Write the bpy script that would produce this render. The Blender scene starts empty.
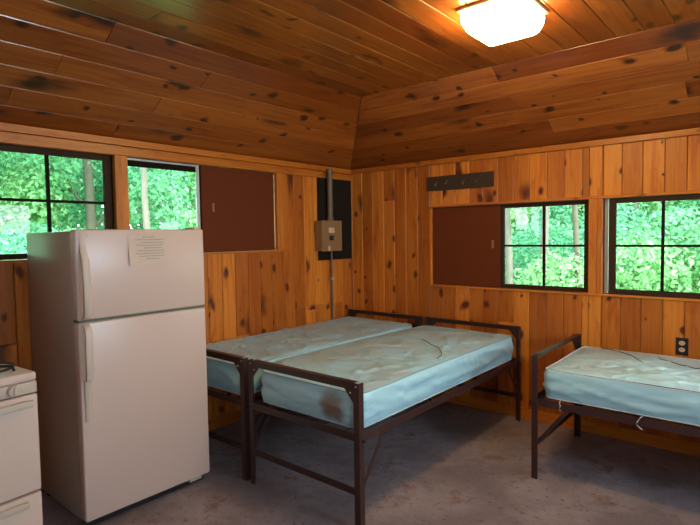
import bpy, bmesh, math, random
from mathutils import Vector, Matrix, noise
random.seed(7)
C = bpy.context.scene.collection
V = Vector

# ------------------------------------------------------------------ materials
def nmat(name):
    m = bpy.data.materials.new(name); m.use_nodes = True
    nt = m.node_tree; b = nt.nodes['Principled BSDF']
    return m, nt, b
def N(nt, t, **kw):
    n = nt.nodes.new(t)
    for k, v in kw.items(): setattr(n, k, v)
    return n
def setin(n, **kw):
    for k, v in kw.items(): n.inputs[k].default_value = v
def math_(nt, op, a, b=None, clamp=False):
    n = N(nt, 'ShaderNodeMath', operation=op, use_clamp=clamp)
    for i, x in enumerate((a, b)):
        if x is None: continue
        if isinstance(x, (int, float)): n.inputs[i].default_value = x
        else: nt.links.new(x, n.inputs[i])
    return n.outputs[0]
def mix(nt, fac, a, b, mode='MIX'):
    n = N(nt, 'ShaderNodeMix', data_type='RGBA', blend_type=mode)
    for s, x in ((n.inputs[0], fac), (n.inputs[6], a), (n.inputs[7], b)):
        if isinstance(x, (int, float)): s.default_value = x
        elif isinstance(x, tuple): s.default_value = (*x, 1) if len(x) == 3 else x
        else: nt.links.new(x, s)
    return n.outputs[2]
def smooth(nt, x, a, b, lo=0.0, hi=1.0):
    n = N(nt, 'ShaderNodeMapRange', interpolation_type='SMOOTHSTEP')
    nt.links.new(x, n.inputs[0])
    for i, v in enumerate((a, b, lo, hi)): n.inputs[i+1].default_value = v
    return n.outputs[0]

def pine(name, base, dark, knot, rough=0.35, tone=0.35, knots=1.0, coat=0.0):
    """varnished knotty pine; UV: u across the board in metres, v along; attribute rnd per board"""
    m, nt, b = nmat(name)
    uv = N(nt, 'ShaderNodeUVMap').outputs[0]
    at = N(nt, 'ShaderNodeAttribute', attribute_name='rnd').outputs[2]
    sep = N(nt, 'ShaderNodeSeparateXYZ'); nt.links.new(uv, sep.inputs[0])
    off = math_(nt, 'MULTIPLY', at, 97.0)
    def vec(su, sv, sw=1.0):
        c = N(nt, 'ShaderNodeCombineXYZ')
        nt.links.new(math_(nt, 'MULTIPLY', sep.outputs[0], su), c.inputs[0])
        nt.links.new(math_(nt, 'MULTIPLY', sep.outputs[1], sv), c.inputs[1])
        nt.links.new(math_(nt, 'MULTIPLY', off, sw), c.inputs[2])
        return c.outputs[0]
    # warp
    nz = N(nt, 'ShaderNodeTexNoise'); nt.links.new(vec(9, 4), nz.inputs[0]); setin(nz, Scale=1.0, Detail=2.0)
    # knots
    def knotf(scale, sv, thr, r0, r1, w):
        vo = N(nt, 'ShaderNodeTexVoronoi', voronoi_dimensions='2D'); setin(vo, Scale=1.0, Randomness=0.9)
        add = N(nt, 'ShaderNodeVectorMath', operation='ADD')
        nt.links.new(vec(scale, scale*sv, w), add.inputs[0])
        sc = N(nt, 'ShaderNodeVectorMath', operation='SCALE'); nt.links.new(nz.outputs['Color'], sc.inputs[0]); sc.inputs[3].default_value = 0.55
        nt.links.new(sc.outputs[0], add.inputs[1]); nt.links.new(add.outputs[0], vo.inputs[0])
        cs = N(nt, 'ShaderNodeSeparateXYZ'); nt.links.new(vo.outputs['Color'], cs.inputs[0])
        on = math_(nt, 'GREATER_THAN', cs.outputs[0], thr)
        dsc = math_(nt, 'DIVIDE', vo.outputs['Distance'], math_(nt, 'MULTIPLY_ADD', cs.outputs[1], 1.3))
        dsc.node.inputs[2].default_value = 0.0
        szn = math_(nt, 'ADD', math_(nt, 'MULTIPLY', cs.outputs[1], 1.3), 0.35)
        nt.links.new(szn, dsc.node.inputs[1])
        f = smooth(nt, dsc, r0*scale, r1*scale, 1.0, 0.0)
        return math_(nt, 'MULTIPLY', f, on), vo.outputs['Distance']
    k1, d1 = knotf(5.5, 0.75, 0.52, 0.009, 0.028, 1.0)
    k2, d2 = knotf(3.0, 0.42, 0.60, 0.006, 0.056, 1.7)
    # grain
    g = N(nt, 'ShaderNodeTexNoise'); setin(g, Scale=1.0, Detail=6.0, Roughness=0.6, Distortion=0.6)
    nt.links.new(vec(70, 2.2), g.inputs[0])
    g2 = N(nt, 'ShaderNodeTexNoise'); setin(g2, Scale=1.0, Detail=3.0, Roughness=0.6, Distortion=1.2)
    nt.links.new(vec(16, 1.3, 2.1), g2.inputs[0])
    fg = math_(nt, 'MULTIPLY_ADD', smooth(nt, g.outputs[0], 0.35, 0.75), 0.30); 
    fg = math_(nt, 'ADD', fg, math_(nt, 'MULTIPLY', smooth(nt, g2.outputs[0], 0.42, 0.72), 0.40), clamp=True)
    col = mix(nt, fg, base, dark)
    g3 = N(nt, 'ShaderNodeTexNoise'); setin(g3, Scale=1.0, Detail=4.0, Roughness=0.65, Distortion=0.8); nt.links.new(vec(11, 2.6, 3.3), g3.inputs[0])
    col = mix(nt, math_(nt, 'MULTIPLY', smooth(nt, g3.outputs[0], 0.54, 0.72), 0.55), col, tuple(c_*0.42 if i_ else c_*0.62 for i_, c_ in enumerate(dark)))
    # per board tone
    t = N(nt, 'ShaderNodeTexWhiteNoise', noise_dimensions='1D'); nt.links.new(off, t.inputs[1])
    tn = N(nt, 'ShaderNodeMapRange'); nt.links.new(t.outputs[0], tn.inputs[0]); tn.inputs[3].default_value = 1-tone; tn.inputs[4].default_value = 1+tone*0.6
    tc = N(nt, 'ShaderNodeCombineXYZ')
    tv = tn.outputs[0]
    nt.links.new(tv, tc.inputs[0]); nt.links.new(math_(nt, 'POWER', tv, 1.35), tc.inputs[1]); nt.links.new(math_(nt, 'POWER', tv, 1.6), tc.inputs[2])
    col = mix(nt, 1.0, col, tc.outputs[0], 'MULTIPLY')
    kk = math_(nt, 'MULTIPLY', math_(nt, 'MAXIMUM', k1, k2), 0.97*knots, clamp=True)
    col = mix(nt, kk, col, knot)
    nt.links.new(col, b.inputs['Base Color'])
    setin(b, Roughness=rough, **{'Coat Weight': coat, 'Coat Roughness': 0.20, 'Specular IOR Level': 0.4})
    bp = N(nt, 'ShaderNodeBump'); setin(bp, Strength=0.25, Distance=0.002); nt.links.new(g.outputs[0], bp.inputs['Height'])
    nt.links.new(bp.outputs[0], b.inputs['Normal'])
    return m

def plain(name, col, rough=0.5, metal=0.0, var=0.15, scale=20.0, bump=0.0, spec=0.5, dirt=None, dirt_thr=(0.55, 0.75), dscale=6.0):
    m, nt, b = nmat(name)
    tc = N(nt, 'ShaderNodeTexCoord').outputs['Object']
    nz = N(nt, 'ShaderNodeTexNoise'); setin(nz, Scale=scale, Detail=5.0, Roughness=0.6); nt.links.new(tc, nz.inputs[0])
    lo = tuple(c*(1-var) for c in col); hi = tuple(min(1, c*(1+var)) for c in col)
    c = mix(nt, nz.outputs[0], lo, hi)
    if dirt:
        dz = N(nt, 'ShaderNodeTexNoise'); setin(dz, Scale=dscale, Detail=4.0, Roughness=0.65); nt.links.new(tc, dz.inputs[0])
        c = mix(nt, smooth(nt, dz.outputs[0], *dirt_thr), c, dirt)
    nt.links.new(c, b.inputs['Base Color'])
    setin(b, Roughness=rough, Metallic=metal, **{'Specular IOR Level': spec})
    if bump:
        bp = N(nt, 'ShaderNodeBump'); setin(bp, Strength=bump, Distance=0.003); nt.links.new(nz.outputs[0], bp.inputs['Height'])
        nt.links.new(bp.outputs[0], b.inputs['Normal'])
    return m

M = {}
M['wall'] = pine('pine_wall', (0.76, 0.300, 0.038), (0.50, 0.125, 0.011), (0.085, 0.013, 0.004), 0.42, 0.34)
M['ceil'] = pine('pine_ceiling', (0.54, 0.172, 0.026), (0.27, 0.060, 0.008), (0.030, 0.007, 0.002), 0.40, 0.40, coat=1.0)
M['trim'] = pine('pine_trim', (0.70, 0.265, 0.034), (0.48, 0.125, 0.013), (0.08, 0.015, 0.004), 0.38, 0.15, 0.6)
M['sash'] = plain('dark_brown_stained_wood', (0.045, 0.021, 0.011), 0.7, spec=0.15, var=0.3, scale=14)
M['muntin'] = plain('dark_muntin', (0.014, 0.010, 0.007), 0.8, spec=0.1)
M['shutter'] = plain('brown_hardboard', (0.135, 0.030, 0.008), 0.7, spec=0.15, var=0.12, scale=60)
M['shutter_edge'] = plain('shutter_pull', (0.30, 0.13, 0.05), 0.6)
M['alu'] = plain('weathered_aluminium', (0.62, 0.66, 0.66), 0.4, 0.3, var=0.05)
M['core'] = plain('wall_core', (0.10, 0.06, 0.035), 0.8)
M['sun_blocking_roof'] = plain('roof_felt', (0.08, 0.075, 0.07), 0.9)
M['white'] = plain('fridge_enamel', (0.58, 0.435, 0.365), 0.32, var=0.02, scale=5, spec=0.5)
M['white_shaded'] = plain('fridge_shaded_side_enamel', (0.33, 0.25, 0.20), 0.38, var=0.04, scale=90, bump=0.05)  # darker copy of the door enamel, the side's shade put into its colour
M['handle'] = plain('fridge_handle_plastic', (0.56, 0.45, 0.36), 0.35, var=0.03)
M['gasket'] = plain('grey_green_gasket', (0.10, 0.13, 0.09), 0.7)
M['black'] = plain('black_plastic', (0.012, 0.012, 0.013), 0.45)
M['iron'] = plain('black_cast_iron', (0.015, 0.014, 0.014), 0.6, bump=0.2)
M['stove'] = plain('stove_enamel', (0.62, 0.48, 0.40), 0.25, var=0.03, scale=6)
M['stovecream'] = plain('stove_cream_handle', (0.52, 0.43, 0.34), 0.35, var=0.03)
M['paper'] = plain('notice_paper', (0.60, 0.47, 0.38), 0.85, var=0.02)
M['ink'] = plain('grey_ink', (0.36, 0.28, 0.24), 0.85)
M['bed'] = plain('brown_enamelled_angle_iron', (0.046, 0.019, 0.016), 0.42, 0.0, var=0.25, scale=9, dirt=(0.085, 0.04, 0.03), dscale=5)
M['bolt'] = plain('worn_steel', (0.45, 0.42, 0.40), 0.4, 0.7)
M['panelblack'] = plain('black_painted_plywood', (0.014, 0.010, 0.006), 0.75, spec=0.2, var=0.3, scale=12)
M['elec'] = plain('tan_enclosure_enamel', (0.27, 0.155, 0.065), 0.5, var=0.1, dirt=(0.2, 0.12, 0.06))
M['label'] = plain('paper_sticker', (0.62, 0.44, 0.30), 0.7)
M['conduit'] = plain('galvanised_conduit', (0.17, 0.13, 0.085), 0.55, 0.3, var=0.25, scale=30)
M['rack'] = plain('dark_stained_rack_board', (0.045, 0.026, 0.014), 0.65, var=0.3, scale=16)
M['hook'] = plain('dull_brass_hook', (0.22, 0.15, 0.08), 0.4, 0.7)
M['ivory'] = plain('ivory_receptacle', (0.70, 0.50, 0.32), 0.4)
M['lightbase'] = plain('light_fixture_rim', (0.50, 0.30, 0.16), 0.4, 0.4)
M['bark'] = plain('grey_brown_bark', (0.16, 0.12, 0.095), 0.9, var=0.4, scale=8, bump=0.6)
M['barkpale'] = plain('pale_bark', (0.24, 0.185, 0.17), 0.9, var=0.3, scale=8, bump=0.6)
M['grass'] = plain('forest_floor_green', (0.10, 0.24, 0.07), 0.95, var=0.5, scale=2.5)
M['piping'] = plain('mattress_piping', (0.28, 0.40, 0.42), 0.5)
M['pipedark'] = plain('mattress_dark_piping', (0.03, 0.055, 0.07), 0.5)
M['pipewhite'] = plain('mattress_pale_welt', (0.62, 0.70, 0.70), 0.5)
M['thread'] = plain('loose_white_thread', (0.70, 0.68, 0.66), 0.8)
M['steelwire'] = plain('spring_wire', (0.10, 0.08, 0.07), 0.5, 0.4)

def leafmat(name, col):
    m, nt, b = nmat(name)
    nt.nodes.remove(b); out = nt.nodes['Material Output']
    at = N(nt, 'ShaderNodeAttribute', attribute_name='rnd').outputs[2]
    c = mix(nt, at, tuple(x*0.55 for x in col), tuple(min(.9, x*1.45) for x in col))
    d = N(nt, 'ShaderNodeBsdfDiffuse'); t = N(nt, 'ShaderNodeBsdfTranslucent'); mx = N(nt, 'ShaderNodeMixShader'); mx.inputs[0].default_value = 0.45
    nt.links.new(c, d.inputs[0]); nt.links.new(c, t.inputs[0]); nt.links.new(d.outputs[0], mx.inputs[1]); nt.links.new(t.outputs[0], mx.inputs[2])
    nt.links.new(mx.outputs[0], out.inputs[0])
    return m
M['leaf'] = leafmat('fresh_green_leaves', (0.28, 0.56, 0.34))
M['leaf2'] = leafmat('blue_green_leaves', (0.23, 0.53, 0.36))
M['leaf3'] = leafmat('yellow_green_leaves', (0.38, 0.62, 0.32))

m, nt, b = nmat('window_glass'); nt.nodes.remove(b)
tr = N(nt, 'ShaderNodeBsdfTransparent'); tr.inputs[0].default_value = (0.83, 0.93, 0.87, 1)
gl = N(nt, 'ShaderNodeBsdfGlossy'); gl.inputs['Roughness'].default_value = 0.02
fr = N(nt, 'ShaderNodeFresnel'); fr.inputs[0].default_value = 1.45
mx = N(nt, 'ShaderNodeMixShader'); nt.links.new(fr.outputs[0], mx.inputs[0]); nt.links.new(tr.outputs[0], mx.inputs[1]); nt.links.new(gl.outputs[0], mx.inputs[2])
nt.links.new(mx.outputs[0], nt.nodes['Material Output'].inputs[0]); M['glass'] = m

m, nt, b = nmat('lit_frosted_glass'); setin(b, Roughness=0.4, **{'Base Color': (0.9, 0.85, 0.7, 1), 'Emission Color': (1.0, 0.70, 0.34, 1), 'Emission Strength': 60.0}); M['lamp'] = m

# floor: worn stained concrete
m, nt, b = nmat('worn_concrete_floor')
tc = N(nt, 'ShaderNodeTexCoord').outputs['Object']
def nzz(scale, det=6, r=0.6):
    n = N(nt, 'ShaderNodeTexNoise'); setin(n, Scale=scale, Detail=det, Roughness=r); nt.links.new(tc, n.inputs[0]); return n.outputs[0]
c = mix(nt, smooth(nt, nzz(2.2), 0.35, 0.68), (0.200, 0.155, 0.160), (0.340, 0.280, 0.290))
c = mix(nt, smooth(nt, nzz(4.5, 8, 0.7), 0.52, 0.70), c, (0.190, 0.095, 0.070))
c = mix(nt, smooth(nt, nzz(28, 6, 0.75), 0.56, 0.66), c, (0.105, 0.070, 0.068))
c = mix(nt, math_(nt, 'MULTIPLY', smooth(nt, nzz(60, 4, 0.7), 0.60, 0.68), 0.6), c, (0.38, 0.34, 0.33))
nt.links.new(c, b.inputs['Base Color']); setin(b, Roughness=0.62, **{'Specular IOR Level': 0.35})
bp = N(nt, 'ShaderNodeBump'); setin(bp, Strength=0.35, Distance=0.004); nt.links.new(nzz(40, 6, 0.7), bp.inputs['Height']); nt.links.new(bp.outputs[0], b.inputs['Normal'])
M['floor'] = m

def mattress_mat(name, stain_c, stain_r, seed, top=(0.38, 0.63, 0.76), side=(0.40, 0.68, 0.76), stain_amt=0.0):
    m, nt, b = nmat(name)
    tc = N(nt, 'ShaderNodeTexCoord').outputs['Object']
    at = N(nt, 'ShaderNodeAttribute', attribute_name='top').outputs[2]
    c = mix(nt, at, side, top)
    def nz(scale, det=4, r=0.6, o=0.0):
        mp = N(nt, 'ShaderNodeMapping'); nt.links.new(tc, mp.inputs[0]); mp.inputs[1].default_value = (seed+o, seed*2, 0)
        n = N(nt, 'ShaderNodeTexNoise'); setin(n, Scale=scale, Detail=det, Roughness=r); nt.links.new(mp.outputs[0], n.inputs[0]); return n.outputs[0]
    s = math_(nt, 'MULTIPLY', smooth(nt, nz(1.9, 3, 0.5), 0.44, 0.62), at)
    c = mix(nt, math_(nt, 'MULTIPLY', s, 0.65), c, (0.37, 0.46, 0.47))
    c = mix(nt, math_(nt, 'MULTIPLY', smooth(nt, nz(7, 5, 0.7, 3), 0.55, 0.75), 0.25), c, (0.36, 0.37, 0.31))
    dst = N(nt, 'ShaderNodeVectorMath', operation='DISTANCE'); nt.links.new(tc, dst.inputs[0]); dst.inputs[1].default_value = stain_c
    dd = math_(nt, 'ADD', dst.outputs['Value'], math_(nt, 'MULTIPLY', nz(9, 3, 0.6, 5), 0.10))
    c = mix(nt, math_(nt, 'MULTIPLY', smooth(nt, dd, stain_r, stain_r+0.075, 1, 0), stain_amt), c, (0.17, 0.085, 0.028))
    nt.links.new(c, b.inputs['Base Color']); setin(b, Roughness=0.33, **{'Specular IOR Level': 0.7})
    bp = N(nt, 'ShaderNodeBump'); setin(bp, Strength=0.25, Distance=0.004); nt.links.new(nz(11, 4, 0.6, 8), bp.inputs['Height']); nt.links.new(bp.outputs[0], b.inputs['Normal'])
    return m

# ------------------------------------------------------------------ object helpers
def link(name, me, mats, parent=None):
    o = bpy.data.objects.new(name, me); C.objects.link(o)
    for x in (mats if isinstance(mats, (list, tuple)) else [mats]): me.materials.append(x)
    if parent: o.parent = parent
    return o
def obj(name, bm, mats, parent=None, smooth_=False):
    me = bpy.data.meshes.new(name)
    bmesh.ops.recalc_face_normals(bm, faces=bm.faces)
    bm.to_mesh(me); bm.free()
    if smooth_:
        for p in me.polygons: p.use_smooth = True
        try: me.set_sharp_from_angle(angle=math.radians(40))
        except Exception: pass
    return link(name, me, mats, parent)
def thing(name, label, cat, loc=(0, 0, 0), rz=0, group=None):
    o = bpy.data.objects.new(name, None); C.objects.link(o); o.empty_display_size = 0.1
    o.location = loc; o.rotation_euler = (0, 0, rz); o['label'] = label; o['category'] = cat
    if group: o['group'] = group
    return o
def tag(o, label, cat, group=None, kind=None):
    o['label'] = label; o['category'] = cat
    if group: o['group'] = group
    if kind: o['kind'] = kind
    return o
def struct(o): o['kind'] = 'structure'; return o
def box(bm, x0, x1, y0, y1, z0, z1, bev=0.0, seg=2, mi=0):
    mat = Matrix.Translation(((x0+x1)/2, (y0+y1)/2, (z0+z1)/2)) @ Matrix.Diagonal((abs(x1-x0), abs(y1-y0), abs(z1-z0), 1))
    r = bmesh.ops.create_cube(bm, size=1, matrix=mat)
    fs = set(f for v in r['verts'] for f in v.link_faces)
    for f in fs: f.material_index = mi
    if bev > 0:
        es = list(set(e for v in r['verts'] for e in v.link_edges))
        bmesh.ops.bevel(bm, geom=es, offset=bev, segments=seg, profile=0.5, affect='EDGES')
    return bm
def B(*a, **k): return box(bmesh.new(), *a, **k)
def tube(bm, pts, r, n=10, caps=True):
    pts = [V(p) for p in pts]; rings = []
    rs = r if isinstance(r, (list, tuple)) else [r]*len(pts)
    up = None
    for i, p in enumerate(pts):
        t = (pts[min(i+1, len(pts)-1)]-pts[max(i-1, 0)]).normalized()
        if up is None: up = V((0, 0, 1)) if abs(t.z) < 0.9 else V((1, 0, 0))
        a = t.cross(up).normalized(); bb = t.cross(a).normalized(); up = -bb if False else up
        rings.append([bm.verts.new(p+(a*math.cos(2*math.pi*k/n)+bb*math.sin(2*math.pi*k/n))*rs[i]) for k in range(n)])
    for i in range(len(rings)-1):
        for k in range(n): bm.faces.new((rings[i][k], rings[i][(k+1) % n], rings[i+1][(k+1) % n], rings[i+1][k]))
    if caps:
        bm.faces.new(rings[0]); bm.faces.new(rings[-1][::-1])
    return bm
def prism(bm, poly, axis, a, b):
    """extrude a 2D polygon along axis (0,1,2) from a to b"""
    def mk(p, t):
        c = [0, 0, 0]; o = [i for i in range(3) if i != axis]; c[o[0]], c[o[1]], c[axis] = p[0], p[1], t; return bm.verts.new(c)
    A = [mk(p, a) for p in poly]; Bv = [mk(p, b) for p in poly]; n = len(poly)
    bm.faces.new(A); bm.faces.new(Bv[::-1])
    for i in range(n): bm.faces.new((A[i], A[(i+1) % n], Bv[(i+1) % n], Bv[i]))
    return bm

class Boards:
    """tongue and groove boards as real chamfered boards, UV in metres and a random value per board"""
    def __init__(s): s.v = []; s.f = []; s.uv = []; s.r = []; s.mi = []
    def board(s, P, n, th=0.018, ch=0.005, across=0, rnd=None):
        # P: four corners (u0v0, u1v0, u1v1, u0v1); n points to the room; v is the long direction
        P = [V(p) for p in P]; n = V(n); rnd = random.random() if rnd is None else rnd
        vd = (P[3]-P[0]).normalized(); ud = P[1]-P[0]; ud = (ud-vd*ud.dot(vd)).normalized()
        P = [P[0]+ud*.0016, P[1]-ud*.0016, P[2]-ud*.0016, P[3]+ud*.0016]
        P = [P[0]+vd*.0007, P[1]+vd*.0007, P[2]-vd*.0007, P[3]-vd*.0007]
        ins = []
        for i, p in enumerate(P):
            a = (P[(i+1) % 4]-p).normalized(); c_ = (P[i-1]-p).normalized()
            sn = max(0.3, a.cross(c_).length); ins.append(p+(a+c_)*(ch/sn))
        i0 = len(s.v)
        s.v += [p for p in P]+[p+n*(th-ch) for p in P]+[p+n*th for p in ins]
        o = P[0]; ou = rnd*13.7; ov = (rnd*7919) % 50
        def uv(p): return ((p-o).dot(ud)+ou, (p-o).dot(vd)+ov)
        def face(ix):
            s.f.append([i0+k for k in ix]); s.uv += [uv(s.v[i0+k]) for k in ix]; s.r.append(rnd); s.mi.append(0)
        flip = (P[1]-P[0]).cross(P[3]-P[0]).dot(n) < 0
        q = (lambda l: l[::-1]) if flip else (lambda l: l)
        face(q([8, 9, 10, 11]))
        for k in range(4):
            j = (k+1) % 4; face(q([4+k, 4+j, 8+j, 8+k])); face(q([k, j, 4+j, 4+k]))
    def slab(s, pts8, mi=1):
        i0 = len(s.v); s.v += [V(p) for p in pts8]
        for ix in ((0, 1, 2, 3), (7, 6, 5, 4), (0, 4, 5, 1), (1, 5, 6, 2), (2, 6, 7, 3), (3, 7, 4, 0)):
            s.f.append([i0+k for k in ix]); s.uv += [(0, 0)]*4; s.r.append(0.5); s.mi.append(mi)
    def bx(s, x0, x1, y0, y1, z0, z1, mi=1):
        s.slab([(x0, y0, z0), (x1, y0, z0), (x1, y1, z0), (x0, y1, z0), (x0, y0, z1), (x1, y0, z1), (x1, y1, z1), (x0, y1, z1)], mi)
    def build(s, name, mats, parent=None):
        me = bpy.data.meshes.new(name); me.from_pydata([tuple(v) for v in s.v], [], s.f); 
        l = me.uv_layers.new(name='UVMap'); l.data.foreach_set('uv', [c for p in s.uv for c in p])
        a = me.attributes.new('rnd', 'FLOAT', 'FACE'); a.data.foreach_set('value', s.r)
        me.polygons.foreach_set('material_index', s.mi); me.validate(); me.update()
        return link(name, me, mats, parent)

# ------------------------------------------------------------------ room
ZT = 2.107; D = 0.756; ZC = 2.536; XR = 4.90; YB = -6.10; TH = 0.018
LOP = [(-3.12, -2.369, 1.347, 1.998), (-2.280, -0.905, 1.347, 1.998), (-5.3, -4.0, 1.347, 1.998)]
ROP = [(0.922, 2.228, 1.022, 1.695), (2.320, 3.70, 1.022, 1.695)]
EOP = [(-2.75, -1.15, 1.347, 1.998), (-5.1, -3.5, 1.347, 1.998)]         # right-hand side wall, out of frame
SOP = [(3.05, 3.95, 0.0, 2.03)]               # wall behind the camera, window and door

def cuts(a0, a1, ops, z0, z1):
    """free vertical intervals of a column [a0,a1]"""
    iv = [(z0, z1)]
    for (o0, o1, p0, p1) in ops:
        if a1 > o0+1e-4 and a0 < o1-1e-4:
            nv = []
            for (s0, s1) in iv:
                if p0 > s0: nv.append((s0, min(s1, p0)))
                if p1 < s1: nv.append((max(s0, p1), s1))
                if p1 <= s0 or p0 >= s1: nv = nv if (p0 > s0 or p1 < s1) else nv+[(s0, s1)]
            iv = [q for q in nv if q[1]-q[0] > 1e-3]
    return iv
def wall(name, fixed_axis, pos, out, a0, a1, ops, phase, joints=None, step=0.128):
    """boards stand proud of the plane `pos - TH`... the visible face lies exactly at pos"""
    s = Boards(); inn = -out
    edges = []; a = a0+phase
    while a < a1: edges.append(a); a += step*random.choice((1.0, 1.0, 0.98, 1.03))
    brk = sorted(set([a0, a1]+[e for e in edges if a0+0.01 < e < a1-0.01]))
    # split columns at openings
    full = sorted(set(brk+[o[i] for o in ops for i in (0, 1)]))
    full = [x for k, x in enumerate(full) if k == 0 or x-full[k-1] > 1e-3]
    rn = {}
    for i in range(len(full)-1):
        e0, e1 = full[i], full[i+1]; mid = (e0+e1)/2
        bi = max(k for k in range(len(brk)) if brk[k] <= mid)
        rcol = rn.setdefault(bi, random.random())
        for (z0, z1) in cuts(e0, e1, ops, 0.0, ZT+0.01):
            segs = [(z0, z1)]
            if joints and (z1-z0) > 0.9 or (joints and z0 < 0.1):
                jz = joints(mid, bi)
                if jz and z0+0.1 < jz < z1-0.1: segs = [(z0, jz), (jz, z1)]
            for si, (q0, q1) in enumerate(segs):
                base = pos+out*TH
                P = [(base, e0, q0), (base, e1, q0), (base, e1, q1), (base, e0, q1)] if fixed_axis == 0 else [(e0, base, q0), (e1, base, q0), (e1, base, q1), (e0, base, q1)]
                n = (inn, 0, 0) if fixed_axis == 0 else (0, inn, 0)
                s.board(P, n, TH, 0.0035, rnd=(rcol+0.37*si+(0.21 if z0 > 1.2 else 0)) % 1)
    # core with openings
    xs = sorted(set([a0-0.12, a1+0.12]+[o[i] for o in ops for i in (0, 1)]))
    for i in range(len(xs)-1):
        for (z0, z1) in cuts(xs[i], xs[i+1], ops, 0.0, ZT+0.12):
            p0, p1 = sorted((pos+out*(TH+0.0005), pos+out*0.12))
            if fixed_axis == 0: s.bx(p0, p1, xs[i], xs[i+1], z0, z1)
            else: s.bx(xs[i], xs[i+1], p0, p1, z0, z1)
    o = s.build(name, [M['wall'], M['core']]); return struct(o)

def jl(mid, bi):
    r = random.random()
    return 0.60+0.22*r if bi % 2 else (None if r < 0.3 else 0.78+0.1*r)
wall('wall_left', 0, 0.0, -1, YB, 0.0, LOP, 0.055, jl, 0.128)
def jb(mid, bi): return {4: 1.78, 9: 0.6, 13: 0.75}.get(bi, None)
wall('wall_back', 1, 0.0, 1, 0.0, XR, ROP, 0.018, jb, 0.128)
wall('wall_right', 0, XR, 1, YB, 0.0, EOP, 0.05)
wall('wall_front', 1, YB, -1, 0.0, XR, SOP, 0.05)

# floor
struct(obj('floor', B(-0.12, XR+0.12, YB-0.12, 0.12, -0.12, 0.0), M['floor']))

# ceiling: flat part and four sloped sides, real boards
s = Boards()
up = V((0, 0, 1)); ch = 0.003
x = D; k = 0
while x < XR-D-1e-3:
    x1 = min(x+0.14, XR-D)
    ys = [YB+D]+sorted(random.uniform(YB+D+0.3, -D-2.2) for _ in range(random.choice((1, 1, 2))))+[-D]
    if k % 3 == 1: ys.insert(-1, -1.9+random.random()*0.4-0.9)
    ys = sorted(ys)
    for a, b_ in zip(ys, ys[1:]):
        if b_-a < 0.05: continue
        s.board([(x, a, ZC+TH), (x1, a, ZC+TH), (x1, b_, ZC+TH), (x, b_, ZC+TH)], (0, 0, -1), TH, ch)
    x = x1; k += 1
def slope(p_lo0, p_lo1, p_hi0, p_hi1, n, njoint, fixed=None):
    p_lo0, p_lo1, p_hi0, p_hi1, n = map(V, (p_lo0, p_lo1, p_hi0, p_hi1, n))
    nb = 6
    for i in range(nb):
        t0, t1 = i/nb, (i+1)/nb
        A0 = p_lo0.lerp(p_hi0, t0); A1 = p_lo1.lerp(p_hi1, t0); B0 = p_lo0.lerp(p_hi0, t1); B1 = p_lo1.lerp(p_hi1, t1)
        js = fixed[i] if fixed else sorted(random.uniform(0.1, 0.9) for _ in range(njoint))
        js = [0.0]+list(js)+[1.0]
        L = (A1-A0).length; dn = (A1-A0).normalized()
        def pa(t): return A0 if t == 0 else (A1 if t == 1 else A0+dn*(t*L))
        def pb(t): return B0 if t == 0 else (B1 if t == 1 else B0+dn*(dn.dot(A0+dn*(t*L)-B0)))
        for t_0, t_1 in zip(js, js[1:]):
            q = [pa(t_0), pb(t_0), pb(t_1), pa(t_1)]
            s.board([c-n*TH for c in q], n, TH, ch)
nl = V((ZC-ZT, 0, -D)).normalized()
Ly = -YB
def fy(*ys): return sorted(y/Ly for y in ys)
# left slope: parameter runs from the corner (y=0) towards the camera
slope((0, 0, ZT), (0, YB, ZT), (D, -D, ZC), (D, YB+D, ZC), nl, 2,
      [fy(2.38, 4.4), fy(3.0, 5.0), fy(2.16, 4.1), fy(2.82, 4.6), fy(1.85, 3.6), fy(2.60, 5.2)])
slope((0, 0, ZT), (XR, 0, ZT), (D, -D, ZC), (XR-D, -D, ZC), V((0, -(ZC-ZT), -D)).normalized(), 2,
      [fy(3.9), fy(2.0*1.244), fy(2.9*1.244), fy(1.75*1.244), fy(3.0*1.244, ), fy(1.62*1.244)])
slope((XR, YB, ZT), (XR, 0, ZT), (XR-D, YB+D, ZC), (XR-D, -D, ZC), V((-(ZC-ZT), 0, -D)).normalized(), 2)
slope((XR, YB, ZT), (0, YB, ZT), (XR-D, YB+D, ZC), (D, YB+D, ZC), V((0, (ZC-ZT), -D)).normalized(), 2)
# closed backing above the boards
e = 0.022
s.slab([(D, YB+D, ZC+e), (XR-D, YB+D, ZC+e), (XR-D, -D, ZC+e), (D, -D, ZC+e), (D, YB+D, ZC+.08), (XR-D, YB+D, ZC+.08), (XR-D, -D, ZC+.08), (D, -D, ZC+.08)])
def bk(a, b_, c_, d_):
    s.slab([V(q)+V((0, 0, e)) for q in (a, b_, c_, d_)]+[V(q)+V((0, 0, .10)) for q in (a, b_, c_, d_)])
bk((0, YB, ZT), (D, YB+D, ZC), (D, -D, ZC), (0, 0, ZT)); bk((0, 0, ZT), (D, -D, ZC), (XR-D, -D, ZC), (XR, 0, ZT))
bk((XR, 0, ZT), (XR-D, -D, ZC), (XR-D, YB+D, ZC), (XR, YB, ZT)); bk((XR, YB, ZT), (XR-D, YB+D, ZC), (D, YB+D, ZC), (0, YB, ZT))
struct(s.build('ceiling', [M['ceil'], M['core']]))
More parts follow.
